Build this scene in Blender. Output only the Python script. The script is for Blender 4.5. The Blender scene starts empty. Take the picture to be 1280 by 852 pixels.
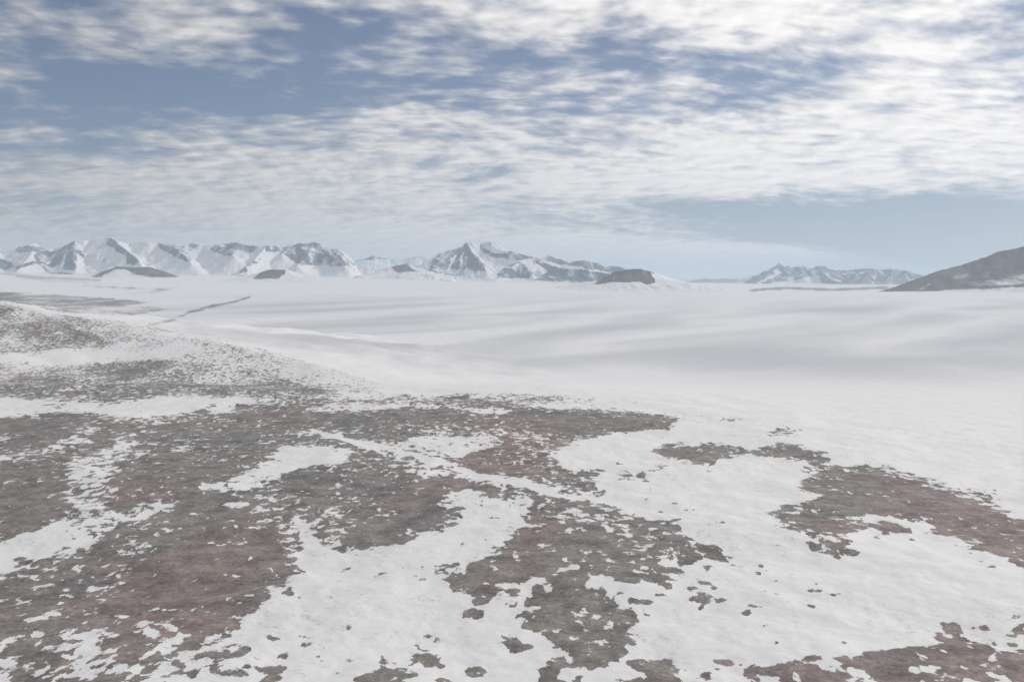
import bpy, math
import numpy as np
from mathutils import Vector

# ------------------------------------------------------------------ camera, sky, sun, exposure
scene = bpy.context.scene
F = 1256.0                       # focal length in pixels of the 1280 px wide photograph
H = 400.0                        # flying height above the ice plain (m)
HORIZON = 352.0
PITCH = math.atan((426.0 - HORIZON) / F)

cam_data = bpy.data.cameras.new("camera")
cam = bpy.data.objects.new("camera", cam_data)
scene.collection.objects.link(cam)
cam.location = (0, 0, H)
cam.rotation_euler = (math.pi / 2 - PITCH, 0, 0)
cam_data.sensor_width = 36.0
cam_data.lens = 36.0 * F / 1280.0
cam_data.clip_start = 1.0
cam_data.clip_end = 400000.0
scene.camera = cam

SUN_EL = math.radians(34.0)
SUN_AZ = math.radians(63.0)      # from +Y (view direction) towards +X (right)
S = Vector((math.sin(SUN_AZ) * math.cos(SUN_EL), math.cos(SUN_AZ) * math.cos(SUN_EL), math.sin(SUN_EL)))
sun_data = bpy.data.lights.new("sun", 'SUN')
sun_data.energy = 3.0
sun_data.angle = math.radians(0.5)
sun_data.color = (1.0, 0.935, 0.855)
sun = bpy.data.objects.new("sun", sun_data)
scene.collection.objects.link(sun)
sun.rotation_euler = S.to_track_quat('Z', 'Y').to_euler()

scene.view_settings.view_transform = 'Standard'
scene.view_settings.look = 'None'
scene.view_settings.gamma = 1.0
scene.view_settings.use_curve_mapping = False
scene.view_settings.exposure = -0.58
scene.render.engine = 'CYCLES'
scene.cycles.use_denoising = True
scene.cycles.volume_bounces = 1
scene.cycles.max_bounces = 6

SKY_STRENGTH = 0.085
CLOUD_BASE, CLOUD_GAIN = 0.70, 0.88
HAZE_DENSITY = 2.4e-5


class NT:
    """small helper around a node tree"""
    def __init__(self, tree):
        self.t = tree
        self.n = tree.nodes
        self.l = tree.links

    def _in(self, sock, v):
        if isinstance(v, bpy.types.NodeSocket):
            self.l.new(v, sock)
        elif v is not None:
            sock.default_value = v

    def math(self, op, a, b=None, c=None, clamp=False):
        n = self.n.new('ShaderNodeMath')
        n.operation = op
        n.use_clamp = clamp
        for s, v in zip(n.inputs, (a, b, c)):
            self._in(s, v)
        return n.outputs[0]

    def vec(self, op, a, b=None, out=0):
        n = self.n.new('ShaderNodeVectorMath')
        n.operation = op
        self._in(n.inputs[0], a)
        if b is not None:
            self._in(n.inputs[1], b)
        return n.outputs[out]

    def scale(self, a, s):
        n = self.n.new('ShaderNodeVectorMath')
        n.operation = 'SCALE'
        self._in(n.inputs[0], a)
        self._in(n.inputs['Scale'], s)
        return n.outputs[0]

    def comb(self, x, y, z=0.0):
        n = self.n.new('ShaderNodeCombineXYZ')
        for s, v in zip(n.inputs, (x, y, z)):
            self._in(s, v)
        return n.outputs[0]

    def sep(self, v):
        n = self.n.new('ShaderNodeSeparateXYZ')
        self._in(n.inputs[0], v)
        return n.outputs

    def noise(self, vec, scale, detail=4.0, rough=0.55, dist=0.0, dims='3D', lac=2.0):
        n = self.n.new('ShaderNodeTexNoise')
        n.noise_dimensions = dims
        self._in(n.inputs['Vector'], vec)
        n.inputs['Scale'].default_value = scale
        n.inputs['Detail'].default_value = detail
        n.inputs['Roughness'].default_value = rough
        n.inputs['Lacunarity'].default_value = lac
        n.inputs['Distortion'].default_value = dist
        return n.outputs[0]

    def smooth(self, v, lo, hi, a=0.0, b=1.0):
        n = self.n.new('ShaderNodeMapRange')
        n.interpolation_type = 'SMOOTHSTEP'
        self._in(n.inputs['Value'], v)
        for s, x in zip(('From Min', 'From Max', 'To Min', 'To Max'), (lo, hi, a, b)):
            self._in(n.inputs[s], x)
        return n.outputs[0]

    def mix(self, f, a, b):
        n = self.n.new('ShaderNodeMix')
        n.data_type = 'RGBA'
        self._in(n.inputs[0], f)
        for s, v in ((n.inputs[6], a), (n.inputs[7], b)):
            self._in(s, v if not isinstance(v, tuple) else (v + (1.0,) if len(v) == 3 else v))
        return n.outputs[2]

    def attr(self, name):
        n = self.n.new('ShaderNodeAttribute')
        n.attribute_name = name
        return n.outputs['Fac']


# ---- sky: Nishita with a broken layer of high puffs, all in direction space
world = bpy.data.worlds.new("World")
scene.world = world
world.use_nodes = True
w = NT(world.node_tree)
w.n.clear()
wout = w.n.new('ShaderNodeOutputWorld')
bg = w.n.new('ShaderNodeBackground')
bg.inputs['Strength'].default_value = SKY_STRENGTH
w.l.new(bg.outputs[0], wout.inputs[0])
sky = w.n.new('ShaderNodeTexSky')
sky.sky_type = 'NISHITA'
sky.sun_disc = False
sky.sun_elevation = SUN_EL
sky.sun_rotation = SUN_AZ
sky.altitude = 1500
sky.air_density = 1.0
sky.dust_density = 1.6
sky.ozone_density = 1.5

gen = w.n.new('ShaderNodeTexCoord').outputs['Generated']
d = w.vec('NORMALIZE', gen)
dx, dy, dz = w.sep(d)
up = w.math('MAXIMUM', dz, 0.0)
inv = w.math('DIVIDE', 1.0, w.math('ADD', up, 0.19))
px_ = w.math('MULTIPLY', dx, inv)
py_ = w.math('MULTIPLY', dy, inv)
# turn the cloud streets a little and stretch them along their direction
ca, sa = math.cos(math.radians(-17)), math.sin(math.radians(-17))
ru = w.math('ADD', w.math('MULTIPLY', px_, ca), w.math('MULTIPLY', py_, -sa))
rv = w.math('ADD', w.math('MULTIPLY', px_, sa), w.math('MULTIPLY', py_, ca))
P = w.comb(w.math('MULTIPLY', ru, 0.72), rv, 0.0)
warp = w.n.new('ShaderNodeTexNoise')
w.l.new(P, warp.inputs['Vector'])
warp.inputs['Scale'].default_value = 1.6
warp.inputs['Detail'].default_value = 1.0
Pw = w.vec('ADD', P, w.scale(w.vec('SUBTRACT', warp.outputs['Color'], (0.5, 0.5, 0.5)), 0.18))
n_big = w.noise(Pw, 2.0, 3.0, 0.5)
n_mid = w.noise(w.vec('ADD', Pw, (3.1, 7.7, 0.0)), 5.0, 3.0, 0.5)
n_puff = w.noise(Pw, 15.0, 4.0, 0.48)
Pl = w.vec('ADD', Pw, (0.025 * S.x, 0.025 * S.y, 0.0))
n_puff_l = w.noise(Pl, 15.0, 4.0, 0.48)
soft = w.smooth(up, 0.0, 0.16, 0.6, 1.0)

# where the layer is open and where it is closed (degrees-like tangents of direction)
iy = w.math('DIVIDE', 1.0, w.math('MAXIMUM', w.math('ABSOLUTE', dy), 0.02))
T = w.comb(w.math('MULTIPLY', dx, iy), w.math('MULTIPLY', dz, iy), 0.0)


def blob(px, py, sx, sy, amp):
    c = ((px - 640) / F, (HORIZON - py) / F, 0.0)
    q = w.vec('MULTIPLY', w.vec('SUBTRACT', T, c), (F / sx, F / sy, 0.0))
    e = w.vec('DOT_PRODUCT', q, q, out=1)
    g = w.math('POWER', 2.718, w.math('MULTIPLY', e, -0.5))
    return w.math('MULTIPLY', g, amp)


BLOBS = [(330, 118, 190, 26, -0.42), (130, 118, 120, 34, -0.30), (430, 45, 110, 26, -0.16),
         (800, 80, 150, 20, -0.34), (960, 118, 90, 22, -0.26), (1010, 283, 170, 21, -0.75),
         (1200, 275, 120, 24, -0.75), (880, 262, 70, 10, -0.25), (70, 262, 80, 16, -0.14),
         (110, 190, 110, 14, -0.20), (560, 165, 60, 12, -0.1), (700, 140, 90, 9, -0.12),
         (1170, 60, 190, 90, 0.30), (900, 205, 330, 30, 0.20), (330, 262, 330, 42, 0.26),
         (700, 15, 180, 22, 0.22), (210, 42, 90, 22, 0.10), (90, 30, 130, 50, -0.16), (420, 40, 120, 40, -0.10), (450, 305, 420, 26, 0.30),
         (860, 319, 120, 9, 1.3), (1180, 312, 150, 15, -0.8), (400, 325, 480, 14, 0.5), (1050, 341, 250, 4, 0.5), (540, 88, 130, 8, 0.12),
         (330, 150, 50, 8, 0.22), (60, 90, 70, 16, 0.16), (1010, 225, 280, 12, 0.22)]
bias = None
for b in BLOBS:
    g = blob(*b)
    bias = g if bias is None else w.math('ADD', bias, g)

tex = w.math('ADD', w.math('MULTIPLY', w.math('SUBTRACT', n_mid, 0.5), 1.15), w.math('MULTIPLY', w.math('SUBTRACT', n_puff, 0.5), 1.2))
cov = w.math('ADD', w.math('ADD', w.math('MULTIPLY', w.math('SUBTRACT', n_big, 0.5), 1.1), w.math('MULTIPLY', tex, soft)), w.math('ADD', bias, 0.06))
alpha = w.smooth(cov, -0.38, 0.42)
# brightness of the cloud: towards the sun, and on the sunny side of each puff
toward = w.vec('DOT_PRODUCT', d, tuple(Vector((S.x, S.y, S.z + 0.25)).normalized()), out=1)
glow = w.smooth(toward, -0.05, 0.80)
alpha = w.math('MULTIPLY_ADD', alpha, 0.89, w.math('MULTIPLY_ADD', glow, 0.06, 0.02))   # a thin veil under and between the puffs
relief = w.math('MULTIPLY', w.math('MULTIPLY', w.math('SUBTRACT', n_puff, n_puff_l), 0.9), soft)
thick = w.math('MULTIPLY', w.smooth(cov, -0.1, 0.6), 0.10)
lit = w.math('ADD', w.math('ADD', w.math('MULTIPLY', glow, CLOUD_GAIN), CLOUD_BASE), w.math('ADD', relief, thick))
lit = w.math('MULTIPLY', w.math('MAXIMUM', lit, 0.15), 1.0 / SKY_STRENGTH)
ccol = w.scale((1.0, 0.965, 0.935), lit)
skycol = w.vec('MULTIPLY', sky.outputs[0], (0.97, 0.97, 1.11))
w.l.new(w.mix(alpha, skycol, ccol), bg.inputs['Color'])


# ------------------------------------------------------------------ numeric helpers
def vnoise(x, y, seed):
    xi = np.floor(x).astype(np.int64)
    yi = np.floor(y).astype(np.int64)
    fx = x - xi
    fy = y - yi
    u = fx * fx * fx * (fx * (fx * 6 - 15) + 10)
    v = fy * fy * fy * (fy * (fy * 6 - 15) + 10)

    def grad(ix, iy, gx, gy):
        h = (ix * 374761393 + iy * 668265263 + seed * 1442695041) & 0xFFFFFFFF
        h = ((h ^ (h >> 13)) * 1274126177) & 0xFFFFFFFF
        h = h ^ (h >> 16)
        a = (h & 0xFFFF).astype(np.float64) * (2 * math.pi / 65536.0)
        return np.cos(a) * gx + np.sin(a) * gy
    a = grad(xi, yi, fx, fy)
    b = grad(xi + 1, yi, fx - 1, fy)
    c = grad(xi, yi + 1, fx, fy - 1)
    e = grad(xi + 1, yi + 1, fx - 1, fy - 1)
    return (a + (b - a) * u) * (1 - v) + (c + (e - c) * u) * v


def fbm(x, y, wl, octaves=4, gain=0.5, seed=1, ridged=False):
    s = np.zeros_like(x)
    a, f = 1.0, 1.0 / wl
    for k in range(octaves):
        n = vnoise(x * f + 17.3 * k, y * f - 9.1 * k, seed + k)
        s += a * ((0.5 - 2.0 * np.abs(n)) if ridged else n * 1.5)
        a *= gain
        f *= 2.03
    return s


def sstep(e0, e1, x):
    t = np.clip((x - e0) / (e1 - e0), 0, 1)
    return t * t * (3 - 2 * t)


CT, ST = math.cos(PITCH), math.sin(PITCH)


def project(X, Y, Z):
    """world -> pixel of the 1280 x 852 photograph"""
    dep = Y * CT - (Z - H) * ST
    yc = Y * ST + (Z - H) * CT
    dep = np.where(dep < 1.0, 1.0, dep)
    return 640 + F * X / dep, 426 - F * yc / dep


def point(px, py, Y):
    """the world point seen at a pixel, at distance Y (m) along the view"""
    u, v = (px - 640) / F, (426 - py) / F
    t = Y / (CT + v * ST)
    return np.array((u * t, Y, H + t * (v * CT - ST)))


def seg_height(X, Y, line, s, D0, s2, wx=None):
    """highest of the flanks that fall away from a crest line: steep at first, then gentler"""
    out = np.full_like(X, -1e9)
    for a, b in zip(line[:-1], line[1:]):
        ab = b[:2] - a[:2]
        L2 = max(float(ab @ ab), 1.0)
        t = np.clip(((X - a[0]) * ab[0] + (Y - a[1]) * ab[1]) / L2, 0, 1)
        dist = np.hypot(X - (a[0] + t * ab[0]), Y - (a[1] + t * ab[1]))
        if wx is not None:
            dist = dist * wx
        z = a[2] + t * (b[2] - a[2]) - (s * D0 * (1 - np.exp(-dist / D0)) + s2 * dist)
        np.maximum(out, z, out=out)
    return out


def blur(a, sx, sy):
    def k1(s):
        r = max(1, int(3 * s))
        k = np.exp(-0.5 * (np.arange(-r, r + 1) / s) ** 2)
        return k / k.sum(), r
    for s, ax in ((sx, 1), (sy, 0)):
        if s <= 0:
            continue
        k, r = k1(s)
        p = np.pad(a, [(r, r) if i == ax else (0, 0) for i in (0, 1)], mode='edge')
        o = np.zeros_like(a)
        for i, kv in enumerate(k):
            o += kv * (p[:, i:i + a.shape[1]] if ax == 1 else p[i:i + a.shape[0], :])
        a = o
    return a


class Chart:
    """survey chart of rock (+) and snow (-), drawn at half-pixel steps of the photograph, laid on the land afterwards"""
    def __init__(self, x0, y0, x1, y1, step, base):
        self.x0, self.y0, self.st = x0, y0, step
        self.nx, self.ny = int((x1 - x0) / step) + 1, int((y1 - y0) / step) + 1
        self.a = np.full((self.ny, self.nx), float(base))
        self.gx = x0 + np.arange(self.nx) * step
        self.gy = y0 + np.arange(self.ny) * step

    def _win(self, x0, y0, x1, y1):
        i0 = max(0, int((x0 - self.x0) / self.st) - 1)
        i1 = min(self.nx, int((x1 - self.x0) / self.st) + 3)
        j0 = max(0, int((y0 - self.y0) / self.st) - 1)
        j1 = min(self.ny, int((y1 - self.y0) / self.st) + 3)
        if i1 <= i0 or j1 <= j0:
            return None
        gx, gy = np.meshgrid(self.gx[i0:i1], self.gy[j0:j1])
        return (slice(j0, j1), slice(i0, i1)), gx, gy

    def poly(self, v, pts):
        p = np.array(pts, float)
        w_ = self._win(p[:, 0].min(), p[:, 1].min(), p[:, 0].max(), p[:, 1].max())
        if w_ is None:
            return
        sl, gx, gy = w_
        ins = np.zeros(gx.shape, bool)
        q = np.roll(p, -1, axis=0)
        for (xa, ya), (xb, yb) in zip(p, q):
            if ya == yb:
                continue
            c = ((ya > gy) != (yb > gy)) & (gx < (xb - xa) * (gy - ya) / (yb - ya) + xa)
            ins ^= c
        self.a[sl][ins] = v

    def stroke(self, v, w_, pts):
        for (xa, ya), (xb, yb) in zip(pts[:-1], pts[1:]):
            win = self._win(min(xa, xb) - w_, min(ya, yb) - w_, max(xa, xb) + w_, max(ya, yb) + w_)
            if win is None:
                continue
            sl, gx, gy = win
            L2 = (xb - xa) ** 2 + (yb - ya) ** 2 + 1e-6
            t = np.clip(((gx - xa) * (xb - xa) + (gy - ya) * (yb - ya)) / L2, 0, 1)
            dd = np.hypot(gx - xa - t * (xb - xa), gy - ya - t * (yb - ya))
            self.a[sl][dd < w_ * 0.5] = v * (2.2 if v < 0 else 1.3)

    def spots(self, v, lst):
        for x, y, rx, ry in lst:
            win = self._win(x - rx, y - ry, x + rx, y + ry)
            if win is None:
                continue
            sl, gx, gy = win
            self.a[sl][((gx - x) / rx) ** 2 + ((gy - y) / ry) ** 2 < 1] = v * 1.9

    def soften(self, sx, sy):
        self.a = blur(self.a, sx / self.st, sy / self.st)

    def read(self, px, py):
        fx = np.clip((px - self.x0) / self.st, 0, self.nx - 1.001)
        fy = np.clip((py - self.y0) / self.st, 0, self.ny - 1.001)
        i, j = fx.astype(int), fy.astype(int)
        u, v = fx - i, fy - j
        a = self.a
        return (a[j, i] * (1 - u) + a[j, i + 1] * u) * (1 - v) + (a[j + 1, i] * (1 - u) + a[j + 1, i + 1] * u) * v


# ------------------------------------------------------------------ chart of the ground
ch = Chart(-40, 335, 1320, 860, 1.0, -1.3)
# far and middle distance on the left
ch.stroke(0.30, 3.0, [(-40, 338), (0, 341), (40, 346), (80, 348), (125, 350)])
ch.stroke(-0.1, 2.5, [(20, 346), (60, 351), (110, 353)])
ch.stroke(0.15, 2.4, [(105, 357), (160, 360), (200, 361), (222, 360)])
ch.stroke(0.10, 2.0, [(160, 367), (190, 365), (215, 361)])
ch.poly(0.45, [(-40, 362), (0, 364), (60, 367), (110, 371), (160, 374), (190, 378), (150, 383), (90, 385), (50, 383), (20, 379), (-40, 376)])
ch.poly(-0.30, [(50, 383), (110, 384), (190, 382), (215, 386), (170, 394), (110, 395), (60, 390)])
ch.stroke(0.9, 3.0, [(128, 401), (150, 405), (180, 407), (200, 404), (215, 400), (225, 395), (238, 390), (268, 382)])  # moraine line; its less lit ridge edge is put in as rock colour
ch.stroke(0.6, 2.2, [(268, 382), (284, 379), (297, 376), (312, 371)])
ch.stroke(0.5, 1.6, [(142, 402), (160, 404), (178, 407)])
ch.stroke(-0.2, 1.6, [(180, 407), (230, 413), (300, 424)])
ch.poly(0.58, [(-40, 372), (0, 380), (25, 383), (60, 393), (100, 410), (150, 430), (120, 437), (65, 437), (50, 442), (-40, 442)])
ch.poly(-0.22, [(60, 390), (100, 395), (180, 405), (250, 420), (330, 435), (400, 455), (470, 480), (480, 492), (400, 497), (320, 490), (320, 460), (240, 449), (170, 440), (150, 430), (100, 408)])
ch.poly(-0.55, [(150, 402), (180, 405), (250, 420), (330, 435), (400, 455), (470, 480), (480, 492), (430, 492), (340, 462), (250, 445), (190, 430)])
ch.stroke(0.15, 4, [(345, 452), (380, 458), (420, 463)])
ch.stroke(0.35, 2, [(463, 483), (480, 485), (498, 487)])
ch.poly(0.55, [(-40, 454), (0, 454), (50, 455), (100, 457), (130, 454), (175, 452), (192, 449), (217, 450), (240, 452), (320, 460), (370, 478), (420, 490), (380, 497), (320, 497), (275, 497), (212, 495), (175, 500), (125, 504), (75, 501), (0, 497), (-40, 497)])
ch.stroke(0.6, 6, [(100, 456), (140, 455), (190, 451), (240, 454), (300, 464)])
ch.poly(0.5, [(-40, 455), (40, 456), (25, 475), (20, 492), (-40, 497)])
ch.poly(-1.2, [(-40, 444), (0, 444), (50, 442), (65, 437), (125, 437), (175, 440), (225, 442), (240, 449), (195, 447), (150, 451), (105, 454), (62, 455), (0, 453), (-40, 453)])
# the foreground plateau, left half, then what lies on it
ch.poly(0.72, [(-40, 524), (0, 521), (15, 519), (37, 519), (57, 516), (107, 515), (140, 517), (160, 521), (190, 520), (215, 516), (237, 515), (300, 505), (345, 503), (400, 499), (450, 497), (500, 493), (560, 492), (640, 492), (640, 860), (-40, 860)])
ch.poly(0.22, [(300, 493), (400, 498), (470, 496), (500, 493), (640, 491), (745, 496), (745, 503), (640, 505), (500, 503), (400, 506), (330, 508)])
ch.poly(-1.1, [(-40, 500), (0, 500), (37, 500), (75, 502), (125, 504), (175, 500), (212, 495), (275, 497), (295, 505), (295, 514), (262, 519), (240, 515), (200, 519), (170, 521), (140, 516), (107, 515), (75, 512), (50, 517), (0, 522), (-40, 524)])
ch.poly(0.8, [(47, 505), (82, 506), (75, 512), (65, 512)])
ch.spots(0.8, [(255, 515, 12, 3.5), (37, 499, 5, 1.5), (266, 506, 5, 1.5)])
ch.poly(0.1, [(120, 521), (160, 523), (215, 522), (260, 520), (300, 517), (290, 528), (230, 530), (180, 532), (120, 528)])
ch.poly(-1.0, [(383, 513), (400, 508), (440, 505), (490, 504), (545, 505), (590, 510), (640, 512), (660, 515), (640, 517), (600, 516), (560, 509), (520, 508), (470, 512), (430, 513), (395, 514)])
ch.poly(-0.6, [(0, 570), (25, 566), (27, 562), (55, 561), (70, 552), (90, 546), (117, 549), (110, 557), (82, 562), (72, 566), (37, 566), (25, 572), (5, 577), (-40, 580), (-40, 570)])
ch.spots(-0.35, [(108, 538, 14, 4), (5, 547, 10, 3), (6, 603, 10, 3)])
ch.poly(-0.5, [(140, 552), (150, 540), (172, 541), (162, 552), (200, 551), (160, 560), (190, 565), (175, 572), (142, 577), (147, 587), (130, 590), (135, 600), (120, 605), (87, 605), (85, 595), (85, 580), (97, 572), (120, 565)])
ch.poly(0.02, [(85, 605), (150, 605), (150, 625), (80, 630)])
ch.spots(-0.4, [(225, 561, 12, 3), (195, 579, 7, 1.6)])
ch.poly(-0.6, [(77, 630), (120, 627), (130, 630), (117, 640), (135, 640), (150, 640), (185, 630), (225, 626), (217, 635), (192, 645), (185, 664), (165, 662), (170, 652), (150, 655), (140, 665), (122, 670), (107, 665), (85, 652), (97, 645), (80, 640)])
ch.poly(0.62, [(-40, 725), (60, 700), (130, 690), (160, 705), (165, 730), (120, 760), (60, 785), (-40, 785)])
ch.poly(-1.0, [(-40, 690), (0, 680), (10, 675), (45, 662), (65, 651), (82, 647), (100, 660), (105, 667), (130, 670), (122, 675), (92, 685), (90, 690), (62, 694), (42, 701), (25, 704), (0, 707), (-40, 715)])
ch.spots(0.7, [(35, 700, 13, 2.5)])
ch.poly(-0.3, [(0, 707), (40, 703), (42, 712), (10, 720), (0, 725), (-40, 730), (-40, 712)])
ch.stroke(-0.5, 2.5, [(97, 690), (92, 697), (104, 700), (92, 713)])
ch.stroke(-0.5, 2.5, [(67, 714), (82, 710)])
ch.stroke(-0.5, 3, [(45, 738), (70, 730), (80, 725)])
ch.stroke(-0.5, 2.5, [(10, 750), (30, 749), (36, 753)])
ch.stroke(-0.5, 2.5, [(115, 732), (125, 727), (143, 723)])
ch.stroke(-0.5, 2.5, [(118, 757), (130, 745), (147, 735), (155, 726)])
ch.stroke(-0.4, 2.5, [(45, 777), (65, 771), (82, 764)])
ch.stroke(-0.45, 3.0, [(120, 781), (138, 776), (150, 770), (173, 770)])
ch.spots(-0.6, [(187, 683, 5, 3), (165, 677, 6, 1.5), (212, 662, 6, 1.6), (197, 761, 8, 2.5), (305, 745, 8, 2), (295, 722, 9, 2), (275, 727, 8, 1.6), (240, 765, 4, 2),
                (265, 789, 6, 2), (195, 625, 7, 2.5), (245, 642, 12, 1.6), (295, 630, 18, 3), (280, 660, 5, 1.5), (300, 659, 6, 2.5)])
ch.poly(0.45, [(120, 775), (180, 768), (220, 780), (300, 790), (320, 860), (160, 860), (160, 815), (140, 800)])
ch.poly(-0.42, [(-40, 800), (0, 795), (30, 787), (62, 787), (87, 782), (120, 785), (125, 800), (140, 800), (137, 815), (160, 817), (155, 832), (165, 860), (-40, 860)])
ch.stroke(0.8, 8, [(-10, 823), (20, 814), (45, 809), (72, 797)])
ch.stroke(0.7, 4, [(90, 804), (108, 800)])
ch.stroke(0.8, 7, [(118, 833), (132, 819)])
ch.spots(0.8, [(75, 827, 14, 6), (47, 832, 9, 4), (97, 817, 7, 3), (137, 847, 18, 7), (147, 806, 12, 5), (150, 823, 12, 4), (37, 849, 15, 4), (85, 849, 14, 5), (172, 808, 13, 7)])
ch.poly(-0.7, [(190, 837), (212, 838), (225, 845), (220, 860), (185, 860)])
ch.poly(-0.7, [(245, 845), (270, 842), (285, 848), (280, 860), (240, 860)])
ch.stroke(-0.7, 5, [(225, 836), (245, 828), (270, 826)])
ch.stroke(-0.6, 4, [(217, 783), (238, 796)])
ch.stroke(-0.6, 6, [(178, 780), (195, 792)])
ch.stroke(-0.5, 4, [(180, 820), (215, 797)])
ch.stroke(-0.5, 4, [(250, 805), (260, 814)])
# snow lobe under the dark rise, and the long diagonal drift
ch.poly(-1.0, [(350, 556), (395, 557), (440, 560), (435, 572), (412, 584), (400, 579), (375, 582), (367, 590), (345, 595), (332, 597), (327, 605), (320, 609), (287, 614), (245, 611), (250, 605), (282, 602), (302, 590), (320, 585), (335, 575), (347, 570)])
ch.poly(0.6, [(440, 556), (500, 560), (560, 578), (640, 603), (640, 615), (560, 602), (530, 597), (490, 588), (440, 580)])
ch.poly(0.55, [(455, 570), (480, 572), (490, 580), (520, 590), (500, 600), (450, 590), (440, 580)])
ch.poly(-0.85, [(505, 550), (520, 546), (545, 546), (570, 546), (595, 544), (632, 547), (620, 557), (605, 562), (585, 567), (577, 575), (565, 570), (540, 567), (527, 562), (515, 562), (495, 559)])
ch.poly(0.12, [(530, 535), (560, 530), (620, 532), (640, 540), (632, 546), (595, 543), (545, 545), (520, 545)])
ch.stroke(-1.1, 1.8, [(366, 541), (392, 541)])
ch.stroke(-1.1, 3.5, [(390, 537), (402, 541), (415, 544), (430, 549), (445, 552)])
ch.stroke(-1.1, 3.0, [(420, 540), (428, 548)])
ch.stroke(-1.1, 6.5, [(445, 553), (470, 557), (495, 562), (520, 569), (545, 577)])
ch.stroke(-1.1, 5.0, [(545, 577), (570, 585), (600, 594), (640, 602), (672, 611), (715, 620), (752, 627)])
ch.stroke(-0.7, 3.0, [(508, 587), (540, 590), (575, 596), (610, 599)])
ch.poly(0.36, [(320, 612), (385, 622), (385, 655), (330, 670), (320, 660)])
ch.poly(0.15, [(350, 655), (440, 655), (450, 687), (420, 695), (360, 692)])
# the big lower snowfield
ch.poly(-1.05, [(555, 619), (582, 612), (607, 615), (615, 621), (640, 620), (670, 627), (670, 632), (650, 642), (657, 655), (640, 672), (640, 680), (620, 684), (607, 697), (582, 707), (580, 712), (592, 722), (570, 720), (565, 706), (545, 706), (540, 720), (565, 725), (567, 735), (557, 742), (587, 742), (582, 748), (595, 755), (617, 755), (612, 745), (622, 730), (640, 727), (640, 860), (300, 860), (307, 840), (300, 830), (297, 810), (277, 802), (300, 787), (295, 775), (320, 765), (320, 760), (327, 747), (335, 730), (367, 720), (380, 712), (360, 690), (380, 685), (370, 668), (387, 655), (397, 668), (405, 680), (420, 690), (450, 688), (475, 682), (505, 677), (522, 670), (545, 666), (565, 660), (582, 652), (580, 645), (577, 630), (560, 634)])
ch.poly(0.8, [(350, 695), (360, 697), (368, 707), (385, 712), (370, 720), (350, 722), (335, 712)])
ch.spots(0.8, [(352, 731, 8, 3), (364, 736, 6, 4), (352, 787, 18, 2.5), (382, 806, 8, 3), (330, 796, 10, 2.5), (352, 819, 6, 3), (406, 820, 5, 2), (322, 812, 6, 3), (330, 781, 4, 1.5),
               (337, 836, 17, 6), (335, 850, 20, 5), (587, 840, 14, 6.5), (552, 851, 11, 6), (595, 764, 13, 7), (635, 797, 6, 4), (567, 758, 4, 1.5), (592, 798, 4, 2), (635, 652, 5, 2),
               (637, 743, 6, 4), (638, 754, 5, 2.5), (360, 753, 3, 2), (435, 711, 4, 1.5), (305, 815, 10, 6), (315, 833, 8, 4), (612, 617, 9, 2)])
ch.poly(0.8, [(442, 848), (465, 840), (495, 835), (517, 832), (530, 838), (520, 847), (505, 860), (440, 860)])
ch.poly(0.8, [(527, 794), (552, 792), (572, 795), (565, 805), (545, 800)])
ch.poly(0.8, [(517, 801), (532, 802), (545, 810), (525, 810)])
ch.poly(0.8, [(499, 819), (520, 811), (535, 815), (557, 815), (555, 835), (535, 830), (515, 832)])
ch.poly(0.8, [(465, 826), (480, 825), (497, 831), (480, 834)])
# right half: dark crest lobe
ch.poly(0.66, [(630, 500), (665, 508), (715, 511), (752, 511), (790, 514), (820, 517), (848, 522), (838, 536), (815, 539), (780, 540), (750, 544), (728, 550), (707, 555), (697, 567), (697, 580), (712, 587), (722, 590), (740, 587), (757, 587), (750, 595), (742, 610), (765, 610), (752, 622), (725, 617), (702, 611), (677, 605), (657, 600), (630, 594)])
ch.poly(0.95, [(690, 512), (752, 512), (800, 516), (845, 523), (836, 534), (780, 538), (740, 543), (700, 540)])
ch.poly(0.5, [(640, 530), (690, 545), (697, 580), (740, 600), (740, 612), (700, 608), (640, 590)])
ch.stroke(0.35, 2.0, [(745, 499), (775, 499), (805, 503)])
ch.stroke(0.4, 2.2, [(825, 515), (860, 517), (892, 521)])
ch.poly(0.8, [(805, 565), (825, 560), (827, 555), (845, 554), (865, 556), (880, 555), (905, 555), (920, 557), (947, 562), (960, 555), (985, 554), (1010, 562), (1037, 567), (1035, 577), (1020, 580), (1035, 587), (1025, 588), (1015, 579), (992, 577), (975, 572), (960, 572), (935, 567), (915, 574), (900, 576), (877, 582), (855, 577), (865, 572), (835, 574), (820, 567)])
ch.poly(0.7, [(800, 591), (820, 586), (817, 577), (835, 577), (835, 585), (820, 590), (805, 595)])
ch.poly(0.7, [(770, 591), (782, 584), (790, 592), (812, 596), (815, 604), (800, 599), (775, 600)])
ch.spots(0.65, [(862, 635, 8, 2), (812, 624, 5, 2), (886, 589, 3, 1.6), (915, 524, 14, 2), (785, 642, 8, 3), (765, 639, 8, 4), (895, 652, 12, 2.6), (920, 651, 8, 1.6), (892, 671, 12, 2), (802, 630, 8, 1.6),
                (797, 573, 6, 2), (775, 579, 8, 2), (847, 629, 5, 1.4), (830, 640, 7, 1.5), (835, 650, 14, 2), (805, 653, 6, 2)])
ch.poly(0.7, [(960, 540), (972, 532), (1010, 536), (985, 543), (970, 544)])
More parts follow.
